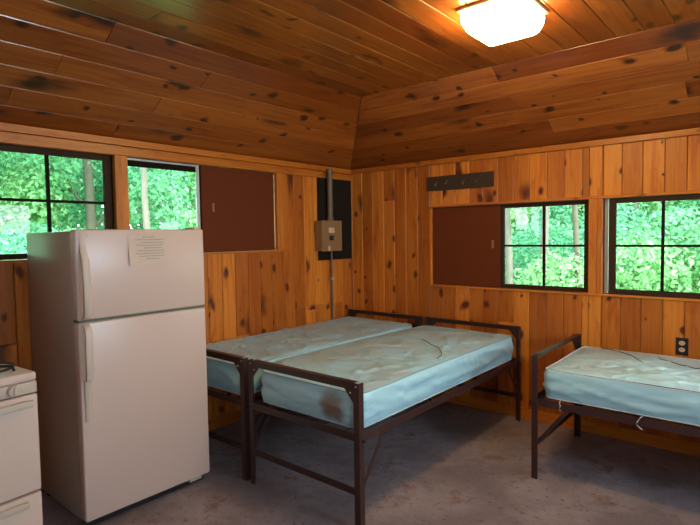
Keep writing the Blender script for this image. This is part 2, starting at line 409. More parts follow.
# unseen hipped roof, its wide eaves added to keep sun out of the windows
bm = bmesh.new(); E_ = 0.95
lo = [bm.verts.new(p) for p in ((-E_, YB-E_, 2.24), (XR+E_, YB-E_, 2.24), (XR+E_, E_, 2.24), (-E_, E_, 2.24))]
hi = [bm.verts.new(p) for p in ((1.9, YB+2.4, 3.6), (XR-1.9, YB+2.4, 3.6), (XR-1.9, -2.4, 3.6), (1.9, -2.4, 3.6))]
l2 = [bm.verts.new(v.co-V((0, 0, .0))+V((0, 0, -0.02))) for v in lo]; 
for i in range(4):
    j = (i+1) % 4; bm.faces.new((lo[i], lo[j], hi[j], hi[i]))
bm.faces.new(hi)
q = [bm.verts.new(p) for p in ((-0.13, YB-.13, 2.22), (XR+.13, YB-.13, 2.22), (XR+.13, .13, 2.22), (-.13, .13, 2.22))]
for i in range(4):
    j = (i+1) % 4; bm.faces.new((l2[i], l2[j], q[j], q[i])); bm.faces.new((lo[i], lo[j], l2[j], l2[i]))
struct(obj('sun_blocking_roof', bm, M['sun_blocking_roof']))

def trimbox(name, x0, x1, y0, y1, z0, z1, axis, parent=None, ch_=0.003):
    """a moulding: one chamfered board whose grain runs along axis"""
    s = Boards(); L = (x1-x0, y1-y0, z1-z0)
    r = random.random()
    bm = B(x0, x1, y0, y1, z0, z1, bev=ch_, seg=2)
    me = bpy.data.meshes.new(name); bm.normal_update()
    l = bm.loops.layers.uv.new('UVMap'); f_ = bm.faces.layers.float.new('rnd')
    for f in bm.faces:
        f[f_] = r
        n = f.normal; ax = max(range(3), key=lambda i: abs(n[i]))
        for lp in f.loops:
            co = lp.vert.co; oth = [i for i in range(3) if i != axis and i != ax] or [(axis+1) % 3]
            lp[l].uv = (co[oth[0]]+r*5, co[axis]+r*31)
    bm.to_mesh(me); bm.free()
    o = link(name, me, M['trim'], parent)
    if not parent: struct(o)
    return o
# crown boards
trimbox('trim_1', 0.0, 0.030, YB, 0.0, 2.062, ZT, 1)          # left upper moulding
trimbox('trim_2', 0.0, 0.016, YB, 0.0, 2.000, 2.060, 1)       # left header board
trimbox('trim_3', 0.0, XR, -0.022, 0.0, 2.066, ZT, 0)         # back wall moulding
trimbox('trim_4', XR-0.02, XR, YB, 0.0, 2.06, ZT, 1); trimbox('trim_5', 0.03, XR-0.02, YB, YB+0.02, 2.06, ZT, 0)
# corner bead
# window surrounds left
trimbox('trim_6', -0.118, 0.020, -2.369, -2.325, 1.345, 1.999, 2); trimbox('trim_7', -0.118, 0.012, -2.324, -2.280, 1.345, 1.999, 2)
trimbox('trim_8', -0.118, 0.008, -0.925, -0.905, 1.36, 1.999, 2)
trimbox('trim_9', -0.118, 0.010, -3.14, -0.905, 1.335, 1.348, 1)
trimbox('trim_10', -0.020, 0.012, -0.985, -0.926, 1.349, 1.999, 2)
# window surrounds back wall
trimbox('trim_11', 2.230, 2.285, -0.014, 0.118, 1.020, 1.697, 2); trimbox('trim_12', 2.286, 2.320, -0.008, 0.118, 1.020, 1.697, 2)
trimbox('trim_13', 0.905, 3.72, -0.016, 0.118, 1.696, 1.716, 0)
trimbox('trim_14', 0.905, 3.72, -0.014, 0.118, 1.005, 1.021, 0)
trimbox('trim_15', 0.905, 0.922, -0.010, 0.118, 1.0215, 1.6955, 2)
trimbox('baseboard_back', 0.02, XR, -0.014, 0.0, 0.0, 0.085, 0); trimbox('baseboard_left', 0.0, 0.014, YB, 0.0, 0.0, 0.085, 1)

# ------------------------------------------------------------------ windows
def window(n, axis, a0, a1, z0, z1, d, muntins, mz, st=0.045, rl=0.035, dp=0.028, screen=None, pane_only=False):
    """sash in a wall; a along the wall, d = depth coordinate of its room side, outwards sign by axis"""
    sgn = -1 if axis == 0 else 1
    def bb(bm, p0, p1, q0, q1, e0, e1, bev=0.002):
        lo_, hi_ = sorted((d+sgn*e0, d+sgn*e1))
        if axis == 0: return box(bm, lo_, hi_, p0, p1, q0, q1, bev, 1)
        return box(bm, p0, p1, lo_, hi_, q0, q1, bev, 1)
    fr = bmesh.new()
    bb(fr, a0, a0+st, z0, z1, 0, dp); bb(fr, a1-st, a1, z0, z1, 0, dp)
    bb(fr, a0+st, a1-st, z1-rl, z1, 0, dp); bb(fr, a0+st, a1-st, z0, z0+rl, 0, dp)
    w = struct(obj('window_%d' % n, fr, M['sash']))
    bm = bmesh.new()
    for mm in muntins: bb(bm, mm-0.009, mm+0.009, z0+rl, z1-rl, 0.004, dp-0.004, 0.001)
    obj('vertical_muntin', bm, M['muntin'], w)
    for aa0, aa1 in ((a0+st, a1-st),):
        obj('horizontal_muntin', bb(bmesh.new(), aa0, aa1, mz-0.008, mz+0.008, 0.005, dp-0.005, 0.001), M['muntin'], w)
    obj('window_pane', bb(bmesh.new(), a0+st-0.004, a1-st+0.004, z0+rl-0.004, z1-rl+0.004, 0.012, 0.016, 0), M['glass'], w)
    return w
window(1, 0, -3.11, -2.371, 1.352, 1.995, -0.030, [-2.748], 1.692, st=0.045, rl=0.032)
window(3, 1, 1.535, 2.228, 1.024, 1.693, 0.030, [1.893], 1.362, st=0.040, rl=0.030)
window(4, 1, 2.357, 3.05, 1.024, 1.693, 0.012, [2.688], 1.362, st=0.045, rl=0.034)
# window 2 : open, only the screen frame and top track remain
w = struct(obj('window_2', box(box(bmesh.new(), -0.046, -0.032, -1.736, -1.712, 1.349, 1.998), -0.046, -0.032, -2.279, -1.737, 1.986, 1.998), M['alu']))
obj('top_track', B(-0.060, -0.034, -2.279, -1.738, 1.946, 1.9855, 0.003), M['muntin'], w)
obj('side_stop', B(-0.055, -0.0245, -1.7115, -1.690, 1.350, 1.997, 0.002), M['muntin'], w)
obj('screen_sill_rail', B(-0.046, -0.032, -2.279, -1.738, 1.349, 1.362), M['alu'], w)
obj('storm_pane', B(-0.041, -0.038, -2.278, -1.738, 1.363, 1.945), M['glass'], w)
# storm frame slivers beside window 4 and frames beyond the shutters
obj('storm_frame', B(2.322, 2.347, 0.045, 0.060, 1.024, 1.694), M['alu'], bpy.data.objects['window_4'])
struct(obj('window_5', box(box(B(3.06, 3.10, 0.045, 0.07, 1.024, 1.694), 3.65, 3.699, 0.045, 0.07, 1.024, 1.694), 3.101, 3.649, 0.045, 0.07, 1.024, 1.06), M['sash']))

def shutter(label, axis, a0, a1, z0, z1, d, pull_a, pull_z):
    sgn = -1 if axis == 0 else 1
    def bb(p0, p1, q0, q1, e0, e1, bev=0.002):
        lo_, hi_ = sorted((d+sgn*e0, d+sgn*e1))
        return B(lo_, hi_, p0, p1, q0, q1, bev, 1) if axis == 0 else B(p0, p1, lo_, hi_, q0, q1, bev, 1)
    c0 = (d, (a0+a1)/2, z0) if axis == 0 else ((a0+a1)/2, d, z0)
    t = thing('sliding_shutter', label, 'shutter', c0)
    t['group'] = 'brown sliding window shutters'
    for nm, bm, mt in (('shutter_panel', bb(a0, a1, z0, z1, 0, 0.012), M['shutter']),
                       ('finger_pull', bb(pull_a-0.009, pull_a+0.009, pull_z-0.033, pull_z+0.033, -0.004, 0.001, 0.001), M['shutter_edge'])):
        o = obj(nm, bm, mt, t); o.data.transform(Matrix.Translation(-V(c0)))
shutter('brown hardboard shutter slid to the right of the left wall windows', 0, -1.702, -0.986, 1.349, 1.996, -0.024, -1.60, 1.69)
shutter('brown hardboard shutter under the coat rack on the back wall', 1, 0.9235, 1.548, 1.0225, 1.695, 0.016, 1.488, 1.375)

# rear windows and door (out of frame, they bring the daylight in)
def plainwin(n, axis, d, a0, a1, z0, z1):
    bm = bmesh.new(); 
    def bb(p0, p1, q0, q1):
        if axis == 0: box(bm, d-0.02, d+0.02, p0, p1, q0, q1)
        else: box(bm, p0, p1, d-0.02, d+0.02, q0, q1)
    m_ = (a0+a1)/2
    bb(a0, a0+.04, z0, z1); bb(a1-.04, a1, z0, z1); bb(m_-.03, m_+.03, z0, z1); bb(a0+.04, m_-.03, z0, z0+.04); bb(m_+.03, a1-.04, z0, z0+.04); bb(a0+.04, m_-.03, z1-.04, z1); bb(m_+.03, a1-.04, z1-.04, z1)
    struct(obj('window_%d' % n, bm, M['sash']))
plainwin(6, 0, XR+0.05, -2.75, -1.15, 1.347, 1.998); plainwin(7, 0, XR+0.05, -5.1, -3.5, 1.347, 1.998)
plainwin(8, 0, -0.05, -5.3, -4.0, 1.347, 1.998)
dr = struct(obj('door_1', B(3.055, 3.945, YB-0.07, YB-0.03, 0.01, 2.02, 0.003), M['sash']))
obj('door_handle', tube(bmesh.new(), [(3.14, YB-0.03, 1.0), (3.14, YB+0.03, 1.0), (3.22, YB+0.03, 1.0)], 0.011), M['bolt'], dr)

# ------------------------------------------------------------------ ceiling light
cx, cy = 2.255, -1.527
t = thing('ceiling_light', 'lit square frosted glass light on the board ceiling', 'ceiling light', (cx, cy, ZC))
obj('rim_plate', B(-.165, .165, -.165, .165, -.016, -0.0005, 0.004), M['lightbase'], t)
bm = bmesh.new(); prof = [(.150, -.0165), (.152, -.040), (.149, -.062), (.143, -.082), (.134, -.100), (.124, -.112), (.112, -.118)]
rings = []
for r, z in prof:
    c_ = 0.018; pts = []
    for sx, sy in ((1, 1), (-1, 1), (-1, -1), (1, -1)):
        for k in range(5):
            a = math.atan2(sy, sx)-math.pi/4+k*math.pi/8
            pts.append((sx*(r-c_)+c_*math.cos(a), sy*(r-c_)+c_*math.sin(a), z))
    rings.append([bm.verts.new(p) for p in pts])
for a, b_ in zip(rings, rings[1:]):
    for k in range(len(a)): bm.faces.new((a[k], a[(k+1) % len(a)], b_[(k+1) % len(a)], b_[k]))
bm.faces.new(rings[-1]); bm.faces.new(rings[0][::-1])
obj('glass_shade', bm, M['lamp'], t, True)

# ------------------------------------------------------------------ electrical things on the left wall
o = obj('backing_board', B(0.0005, 0.014, -0.485, -0.012, 1.236, 2.0, 0.001), M['panelblack']); tag(o, 'tall black backing board behind the breaker box in the corner', 'board')
t = thing('breaker_box', 'small tan metal breaker box mounted on the black backing board', 'electrical box', (0.0145, -0.40, 1.325))
obj('enclosure', B(0, 0.082, -0.135, 0.135, 0, 0.275, 0.004), M['elec'], t)
obj('cover', B(0.083, 0.090, -0.138, 0.138, -0.003, 0.278, 0.005), M['elec'], t)
obj('paper_sticker', B(0.0903, 0.0912, -0.045, 0.035, 0.165, 0.213), M['label'], t)
br = obj('breaker_switch', B(0.0903, 0.098, -0.035, 0.025, 0.095, 0.140, 0.002), M['black'], t); obj('toggle', B(0.098, 0.112, 0.005, 0.018, 0.105, 0.125, 0.002), M['bolt'], br)
obj('latch', B(0.0903, 0.100, -0.06, -0.035, 0.0, 0.045, 0.004), M['label'], t)
t = thing('conduit_pipe', 'thick grey conduit pipe rising from the breaker box to the ceiling edge', 'pipe', (0.062, -0.375, 1.604))
obj('pipe', tube(bmesh.new(), [(0, 0, 0.0), (0, 0, 0.44)], 0.026, 16), M['conduit'], t, True)
obj('coupling', tube(bmesh.new(), [(0, 0, 0.4405), (0, 0, 0.475)], 0.032, 16), M['conduit'], t, True)
obj('locknut', tube(bmesh.new(), [(0, 0, 0.002), (0, 0, 0.028)], 0.033, 6), M['conduit'], t)
t = thing('cable_conduit', 'thin steel conduit running down from the breaker box behind the beds', 'pipe', (0.03, -0.33, 0.0))
obj('pipe', tube(bmesh.new(), [(0, 0, 0.0), (0, 0, 1.318)], 0.0095, 12), M['conduit'], t, True)
for z in (0.35, 1.05): obj('pipe_strap', B(-0.029, 0.012, -0.022, 0.022, z, z+0.018, 0.001), M['bolt'], t)

# coat rack
t = thing('coat_rack', 'dark board with four small hooks high on the back wall', 'coat rack', (1.198, 0.001, 1.840))
obj('board', B(-0.309, 0.309, -0.020, 0, 0, 0.122, 0.002), M['rack'], t)
for dx, dz in ((-0.205, 0.052), (-0.105, 0.060), (0.055, 0.048), (0.175, 0.055)):
    bm = tube(bmesh.new(), [(dx, -0.021, dz+.02), (dx, -0.032, dz+.016), (dx, -0.038, dz-0.005), (dx, -0.048, dz-0.018), (dx, -0.060, dz-0.010), (dx, -0.062, dz+0.004)], 0.0035, 8)
    obj('hook', bm, M['hook'], t, True)
# outlet
t = thing('wall_outlet', 'black wall outlet plate with two ivory sockets above the right bed', 'outlet', (2.811, -0.0005, 0.648))
obj('cover_plate', B(-0.035, 0.035, -0.006, 0, 0, 0.114, 0.002), M['black'], t)
for z in (0.036, 0.080):
    bm = bmesh.new(); bmesh.ops.create_cone(bm, cap_ends=True, segments=24, radius1=0.0175, radius2=0.0175, depth=0.005, matrix=Matrix.Translation((0, -0.0086, z)) @ Matrix.Rotation(math.pi/2, 4, 'X') @ Matrix.Diagonal((1, 0.82, 1, 1)))
    so = obj('socket', bm, M['ivory'], t)
    obj('slots', box(B(-0.008, -0.006, -0.0116, -0.0105, z-0.002, z+0.007), 0.006, 0.008, -0.0116, -0.0105, z-0.002, z+0.007), M['black'], so)

# ------------------------------------------------------------------ refrigerator
FX, FY0, FY1, FB, FT = 0.709, -2.9115, -2.191, 0.056, 1.509
t = thing('refrigerator', 'white top-freezer refrigerator with a paper notice on its upper door', 'refrigerator', (0.38, (FY0+FY1)/2, 0))
ox, oy = 0.38, (FY0+FY1)/2
hy = (FY1-FY0)/2
obj('cabinet', B(0.05-ox, 0.640-ox, -hy+0.004, hy-0.004, 0.045, FT-0.008, 0.008), M['white_shaded'], t, True)
def door(nm, z0, z1):
    bm = B(0.650-ox, FX-ox, -hy, hy, z0, z1, 0.010, 3)
    return obj(nm, bm, M['white'], t, True)
sp = 1.057
fd = door('freezer_door', sp+0.006, FT); rd = door('refrigerator_door', FB, sp-0.006)
obj('gasket', B(0.641-ox, 0.650-ox, -hy+0.012, hy-0.012, sp+0.012, FT-0.01), M['gasket'], fd)
obj('gasket', B(0.641-ox, 0.650-ox, -hy+0.012, hy-0.012, FB+0.008, sp-0.012), M['gasket'], rd)
obj('door_divider', B(0.641-ox, 0.700-ox, -hy+0.004, hy-0.004, sp-0.0045, sp+0.0045), M['gasket'], t)
# handles: tapered plastic bars on the near edge
def fhandle(parent, y0, zs):
    # zs: list of (z, standoff, width)
    bm = bmesh.new(); rings = []
    for z, so, w in zs:
        x0 = FX-ox+so-0.016; x1 = FX-ox+so
        rings.append([bm.verts.new(p) for p in ((x0, y0-w/2, z), (x1-0.004, y0-w/2, z), (x1, y0-w/2+0.006, z), (x1, y0+w/2-0.006, z), (x1-0.004, y0+w/2, z), (x0, y0+w/2, z))])
    for a, b_ in zip(rings, rings[1:]):
        for k in range(6): bm.faces.new((a[k], a[(k+1) % 6], b_[(k+1) % 6], b_[k]))
    bm.faces.new(rings[0]); bm.faces.new(rings[-1])
    return obj('handle', bm, M['handle'], parent, True)
hyc = -hy+0.030
fhandle(fd, hyc, [(1.068, 0.014, 0.032), (1.085, 0.040, 0.032), (1.12, 0.050, 0.034), (1.28, 0.050, 0.034), (1.36, 0.042, 0.034), (1.40, 0.020, 0.030), (1.44, 0.008, 0.026), (1.495, 0.004, 0.024)])
fhandle(rd, hyc, [(0.56, 0.006, 0.028), (0.575, 0.010, 0.030), (0.74, 0.012, 0.030), (0.765, 0.020, 0.032), (0.775, 0.044, 0.034), (0.80, 0.050, 0.036), (1.00, 0.050, 0.034), (1.03, 0.040, 0.032), (1.046, 0.014, 0.032)])
bm = bmesh.new(); bmesh.ops.create_cone(bm, cap_ends=True, segments=16, radius1=0.006, radius2=0.005, depth=0.003, matrix=Matrix.Translation((FX-ox+0.0015, -hy+0.030+0.028, FT-0.030)) @ Matrix.Rotation(math.pi/2, 4, 'Y'))
obj('screw_cap', bm, M['stovecream'], fd)
obj('hinge_cap', B(0.60-ox, 0.70-ox, hy-0.055, hy-0.01, FT+0.0005, FT+0.012, 0.004), M['handle'], t)
obj('toe_grille', B(0.640-ox, 0.652-ox, -hy+0.01, hy-0.01, 0.004, 0.0445), M['black'], t)
for yy in (-hy+0.05, hy-0.10):
    bm = bmesh.new(); bmesh.ops.create_cone(bm, cap_ends=True, segments=14, radius1=0.020, radius2=0.014, depth=0.044, matrix=Matrix.Translation((0.615-ox, yy, 0.022))); obj('levelling_foot', bm, M['handle'], t, True)
obj('hinge_bracket', B(0.653-ox, 0.695-ox, hy-0.13, hy-0.05, 0.034, 0.054, 0.004), M['handle'], t)
for yy in (-hy+0.05, hy-0.05):
    bm = bmesh.new(); bmesh.ops.create_cone(bm, cap_ends=True, segments=14, radius1=0.020, radius2=0.020, depth=0.044, matrix=Matrix.Translation((0.12-ox, yy, 0.022))); obj('levelling_foot', bm, M['black'], t)
# notice
t = thing('paper_notice', 'printed paper notice taped to the upper door of the refrigerator', 'notice', (FX+0.0008, -2.533, 1.325))
bm = bmesh.new(); nu, nv = 8, 6; vs = {}
for i in range(nu+1):
    for j in range(nv+1):
        y = -0.117+0.234*i/nu; z = 0.155*j/nv
        lift = 0.012*max(0, 1-i/3)*max(0, 1-j/4)
        for q_ in (0, 1): vs[i, j, q_] = bm.verts.new((0.0008+0.0012*q_+lift, y, z))
for i in range(nu):
    for j in range(nv):
        for q_ in (0, 1): bm.faces.new((vs[i, j, q_], vs[i+1, j, q_], vs[i+1, j+1, q_], vs[i, j+1, q_]))
for i in range(nu):
    for j in (0, nv): bm.faces.new((vs[i, j, 0], vs[i+1, j, 0], vs[i+1, j, 1], vs[i, j, 1]))
for j in range(nv):
    for i in (0, nu): bm.faces.new((vs[i, j, 0], vs[i, j+1, 0], vs[i, j+1, 1], vs[i, j, 1]))
obj('sheet', bm, M['paper'], t)
bm = bmesh.new(); rr = random.Random(3)
for k, (a, b_) in enumerate([(-0.035, 0.03), (-0.078, 0.085), (-0.05, 0.082), (-0.072, 0.082), (-0.03, 0.07), (-0.068, 0.086), (-0.078, 0.080), (-0.06, 0.084), (-0.02, 0.06)]):
    z = 0.143-k*0.0145; y = a
    while y < b_:
        w_ = rr.uniform(0.006, 0.018); box(bm, 0.0024, 0.0032, y, min(y+w_, b_), z-0.0022, z+0.0022); y += w_+0.003
bm2 = bm
for v in bm.verts:      # follow the curl of the sheet
    i = (v.co.y+0.117)/0.234*nu; j = v.co.z/0.155*nv
    v.co.x += 0.012*max(0, 1-i/3)*max(0, 1-j/4)
obj('printed_lines', bm, M['ink'], t)

# ------------------------------------------------------------------ stove
t = thing('gas_stove', 'white gas range at the left edge beside the refrigerator', 'stove', (0.93, -3.176, 0), math.radians(5.5))
W_ = 0.60; DP = 0.66
def sb(x0, x1, y0, y1, z0, z1, bev=0.004): return B(-x1, -x0, -y1, -y0, z0, z1, bev)   # depth behind the front, width to the left
obj('body', sb(0.030, DP, 0.004, W_-0.004, 0.03, 0.872, 0.004), M['stove'], t)
obj('cooktop', sb(0.0, DP, 0.0, W_, 0.873, 0.910, 0.010), M['stove'], t, True)
bm = B(-0.028, 0.0, -W_, 0, 0.822, 0.872, 0.006); obj('control_panel', bm, M['stovecream'], t, True)
od = obj('oven_door', sb(-0.004, 0.028, 0.002, W_-0.002, 0.408, 0.818, 0.006), M['stove'], t, True)
h = obj('handle', sb(-0.040, -0.024, 0.03, W_-0.03, 0.772, 0.802, 0.006), M['stovecream'], od, True)
for y in (0.045, W_-0.075): obj('handle_bracket', sb(-0.025, -0.0045, y, y+0.03, 0.776, 0.798, 0.002), M['stovecream'], h)
dw = obj('broiler_drawer', sb(-0.004, 0.028, 0.002, W_-0.002, 0.06, 0.398, 0.006), M['stove'], t, True)
obj('handle', sb(-0.026, -0.0045, 0.06, W_-0.06, 0.352, 0.380, 0.006), M['stovecream'], dw, True)
obj('backguard', sb(DP-0.055, DP, 0.0, W_, 0.911, 1.13, 0.02), M['stove'], t, True)
for i in range(4):
    y = -(0.095+i*0.137)
    bm = bmesh.new(); bmesh.ops.create_cone(bm, cap_ends=True, segments=20, radius1=0.024, radius2=0.020, depth=0.018, matrix=Matrix.Translation((0.0095, y, 0.848)) @ Matrix.Rotation(math.pi/2, 4, 'Y'))
    kn = obj('knob', bm, M['stovecream'], t, True); obj('knob_grip', B(0.019, 0.028, y-0.004, y+0.004, 0.831, 0.865, 0.002), M['stovecream'], kn)
for ix, xx in enumerate((-0.17, -0.44)):
    for yy in (-0.150, -0.445):
        bm = bmesh.new(); bmesh.ops.create_cone(bm, cap_ends=True, segments=20, radius1=0.042, radius2=0.036, depth=0.014, matrix=Matrix.Translation((xx, yy, 0.9175))); obj('burner', bm, M['iron'], t, True)
        bm = bmesh.new(); R_ = 0.122
        for a in range(4):
            an = a*math.pi/2+math.pi/4; c_, s_ = math.cos(an), math.sin(an)
            tube(bm, [(xx+c_*R_*1.1, yy+s_*R_*1.1, 0.912), (xx+c_*R_*1.05, yy+s_*R_*1.05, 0.934), (xx+c_*R_*0.35, yy+s_*R_*0.35, 0.936)], 0.006, 8)
        tube(bm, [(xx+R_*math.cos(k*math.pi/12), yy+R_*math.sin(k*math.pi/12), 0.926) for k in range(25)], 0.0055, 8, False)
        obj('burner_grate', bm, M['iron'], t, True)
for xx in (-0.08, -0.6):
    for yy in (-0.05, -0.55):
        bm = bmesh.new(); bmesh.ops.create_cone(bm, cap_ends=True, segments=12, radius1=0.018, radius2=0.018, depth=0.028, matrix=Matrix.Translation((xx, yy, 0.0145))); obj('foot', bm, M['black'], t)

# ------------------------------------------------------------------ beds
BW, BL, BH = 0.838, 1.98, 0.742
A = 0.036; TK = 0.004     # angle iron flange and thickness
def bed(loc, rz, label):
    t = thing('metal_bed_frame', label, 'bed frame', loc, rz, 'brown angle iron bed frames')
    for end in (0, 1):
        ya = 0 if end == 0 else BL; sy = 1 if end == 0 else -1
        def yy(a, b_): return sorted((ya+sy*a, ya+sy*b_))
        for side in (0, 1):
            xa = 0 if side == 0 else BW; sx = 1 if side == 0 else -1
            def xx(a, b_): return sorted((xa+sx*a, xa+sx*b_))
            bm = bmesh.new()
            box(bm, *xx(0, A), *yy(0, TK), 0.0, BH-0.0005); box(bm, *xx(0, TK), *yy(TK, A), 0.0, BH-0.0005)
            po = obj('post', bm, M['bed'], t)
            bm = bmesh.new()
            g0 = xa+sx*A; 
            prism(bm, [(g0, BH-A), (xa+sx*(A+0.058), BH-A), (g0, BH-A-0.066)], 1, *yy(0.0005, TK+0.0005))
            obj('gusset', bm, M['bed'], t)
            for (bx_, bz_) in ((A*0.5, BH-0.018), (A+0.018, BH-A-0.016)):
                bm = bmesh.new(); bmesh.ops.create_uvsphere(bm, u_segments=10, v_segments=6, radius=0.005, matrix=Matrix.Translation((xa+sx*bx_, ya-sy*0.001, bz_)))
                obj('rivet', bm, M['bolt'], po)
            # flat brace from post to side rail
            bm = bmesh.new(); x0, x1 = xx(TK+0.0015, TK+0.0055)
            p0 = (ya+sy*0.020, 0.205); p1 = (ya+sy*0.205, 0.446); dn = (V(p1)-V(p0)).normalized(); pn = V((-dn.y, dn.x))*0.011
            prism(bm, [tuple(V(p0)-pn), tuple(V(p1)-pn), tuple(V(p1)+pn), tuple(V(p0)+pn)], 0, x0, x1)
            obj('brace', bm, M['bed'], t)
            obj('hook_bolt', tube(bmesh.new(), [(xa+sx*(-0.001), ya+sy*0.024, 0.452), (xa-sx*0.012, ya+sy*0.024, 0.452)], 0.008, 10), M['black'], po, True)
        bm = bmesh.new(); box(bm, A+0.0005, BW-A-0.0005, *yy(0, TK), BH-A, BH); box(bm, A+.0005, BW-A-.0005, *yy(TK, A), BH-TK, BH)
        obj('top_rail', bm, M['bed'], t)
        bm = bmesh.new(); box(bm, A+.0005, BW-A-.0005, *yy(0, TK), 0.452, 0.490); box(bm, A+.0005, BW-A-.0005, *yy(TK, A-0.004), 0.452, 0.456)
        obj('end_rail', bm, M['bed'], t)
        obj('lower_bar', box(bmesh.new(), A+.0005, BW-A-.0005, *yy(0.001, 0.010), 0.180, 0.212), M['bed'], t)
    for side in (0, 1):
        xa = 0 if side == 0 else BW; sx = 1 if side == 0 else -1
        def xx(a, b_): return sorted((xa+sx*a, xa+sx*b_))
        bm = bmesh.new(); box(bm, *xx(TK+0.006, TK+0.010), A+0.001, BL-A-0.001, 0.440, 0.484); box(bm, *xx(TK+0.010, TK+0.040), A+0.001, BL-A-.001, 0.440, 0.444)
        obj('side_rail', bm, M['bed'], t)
    bm = bmesh.new()
    for i in range(15):
        y = 0.09+i*(BL-0.18)/14
        box(bm, 0.046, BW-0.046, y-0.008, y+0.008, 0.478, 0.481)
    for i in range(5):
        x_ = 0.12+i*(BW-0.24)/4; box(bm, x_-0.006, x_+0.006, 0.04, BL-0.04, 0.4745, 0.4775)
    obj('spring_deck', bm, M['steelwire'], t)
    return t

X1, X2, YH = 0.920, 0.037, -0.0746
bed((X2, YH-BL, 0), 0, 'brown metal bed frame against the left wall beside the refrigerator')
bed((X1, YH-BL, 0), 0, 'brown metal bed frame in the middle, carrying the mattress with the stained end')
bed((2.1854, -0.126, 0), -math.pi/2, 'brown metal bed frame at right lying along the back wall')

def segdist(p, a, b):
    ab = b-a; tt = max(0, min(1, (p-a).dot(ab)/ab.length_squared)); return (p-(a+ab*tt)).length
def mattress(name_mat, loc, rz, label, W, L, H0, lines=(), folds=(), seed=0, skew=None, seams=(), pipe='piping'):
    """local x across, y along, z up"""
    t = None
    nx, ny, nz = int(W/0.012), int(L/0.014), 12
    me = bpy.data.meshes.new('mattress'); verts = {}; vl = []; fl = []; topv = []
    rnd_ = 0.035
    def pos(u, v, w):
        x_, y_, z_ = u*W, v*L, w*H0
        # rounded plan corners
        cr = 0.045; cxx = min(max(x_, cr), W-cr); cyy = min(max(y_, cr), L-cr); d = V((x_-cxx, y_-cyy)); 
        if x_ != cxx and y_ != cyy and d.length > 0:
            m_ = max(abs(d.x), abs(d.y)); d = d*(m_/d.length); x_, y_ = cxx+d.x, cyy+d.y
        p = V((x_, y_, z_))
        edge = min(x_, W-x_, y_, L-y_)
        n1 = noise.noise(V((x_*3+seed, y_*2.2, seed*3))); n2 = noise.noise(V((x_*9, y_*7+seed, 4+seed))); n3 = noise.noise(V((x_*5+y_*9+seed, y_*3-x_*8, seed)))
        if w > 0.999:
            k_ = min(1, max(0, edge)/0.05)
            dz = 0.010*n1*k_+0.004*n2*k_+0.008*k_-0.0
            ri = 0.010*(max(0, 1-abs(n3)*7))*k_
            dz += ri
            q_ = V((x_, y_))
            for (a, b_, dep, wd) in lines: 
                dd = segdist(q_, V(a), V(b_)); 
                if dd < wd*4: dz -= dep*math.exp(-(dd/wd)**2)
            for (a, b_, hgt, wd) in folds:
                dd = segdist(q_, V(a), V(b_))
                if dd < wd*4: dz += hgt*math.exp(-(dd/wd)**2)
            p.z += dz
        if w <= 0.999 or edge < 1e-4:
            # side bulge and wrinkles
            s_ = math.sin(math.pi*w); bul = 0.012*s_+0.014*s_*noise.noise(V((x_*4+seed, y_*4, w*3)))+0.013*s_*max(0, 1-6*abs(noise.noise(V((x_*3+w*2.2, y_*3+w*2.4+seed, 9)))))
            if x_ < 0.05: p.x -= bul*(1-x_/0.05)
            if x_ > W-0.05: p.x += bul*(1-(W-x_)/0.05)
            if y_ < 0.05: p.y -= bul*(1-y_/0.05)
            if y_ > L-0.05: p.y += bul*(1-(L-y_)/0.05)
            p.z += 0.006*noise.noise(V((x_*2.5, y_*2.5+seed, 1)))*w
        if skew: p = skew(p, w)
        return p
    def vid(i, j, k):
        key = (i, j, k)
        if key not in verts:
            verts[key] = len(vl); vl.append(pos(i/nx, j/ny, k/nz)); topv.append(1.0 if k == nz else 0.0)
        return verts[key]
    for i in range(nx):
        for j in range(ny):
            fl.append((vid(i, j, nz), vid(i+1, j, nz), vid(i+1, j+1, nz), vid(i, j+1, nz))); 
    nb = len(fl)
    fl.append([vid(i, 0, 0) for i in range(nx, -1, -1)][:-1]+[vid(0, j, 0) for j in range(0, ny)]+[vid(i, ny, 0) for i in range(0, nx)]+[vid(nx, j, 0) for j in range(ny, 0, -1)])
    for k in range(nz):
        for i in range(nx):
            fl.append((vid(i, 0, k), vid(i+1, 0, k), vid(i+1, 0, k+1), vid(i, 0, k+1)))
            fl.append((vid(i+1, ny, k), vid(i, ny, k), vid(i, ny, k+1), vid(i+1, ny, k+1)))
        for j in range(ny):
            fl.append((vid(0, j+1, k), vid(0, j, k), vid(0, j, k+1), vid(0, j+1, k+1)))
            fl.append((vid(nx, j, k), vid(nx, j+1, k), vid(nx, j+1, k+1), vid(nx, j, k+1)))
    me.from_pydata([tuple(v) for v in vl], [], fl)
    a = me.attributes.new('top', 'FLOAT', 'FACE'); vals = [1.0 if i < nb else 0.0 for i in range(len(me.polygons))]; a.data.foreach_set('value', vals)
    for p in me.polygons: p.use_smooth = True
    me.update()
    o = link('mattress', me, name_mat); o.location = loc; o.rotation_euler = (0, 0, rz)
    tag(o, label, 'mattress', 'pale blue vinyl mattresses')
    for w_, nm, mt, rr_ in ((1.0, 'top_piping', M[pipe], 0.0035), (0.0, 'bottom_piping', M['pipewhite'], 0.004)):
        kz = nz if w_ else 0; ring = [(i, 0) for i in range(nx)]+[(nx, j) for j in range(ny)]+[(i, ny) for i in range(nx, 0, -1)]+[(0, j) for j in range(ny, 0, -1)]
        ring = ring[::2]
        pts = [vl[vid(i, j, kz)]+V((0, 0, 0.001 if w_ else 0.003)) for i, j in ring]; pts.append(pts[0])
        obj(nm, tube(bmesh.new(), pts, rr_, 6, False), mt, o, True)
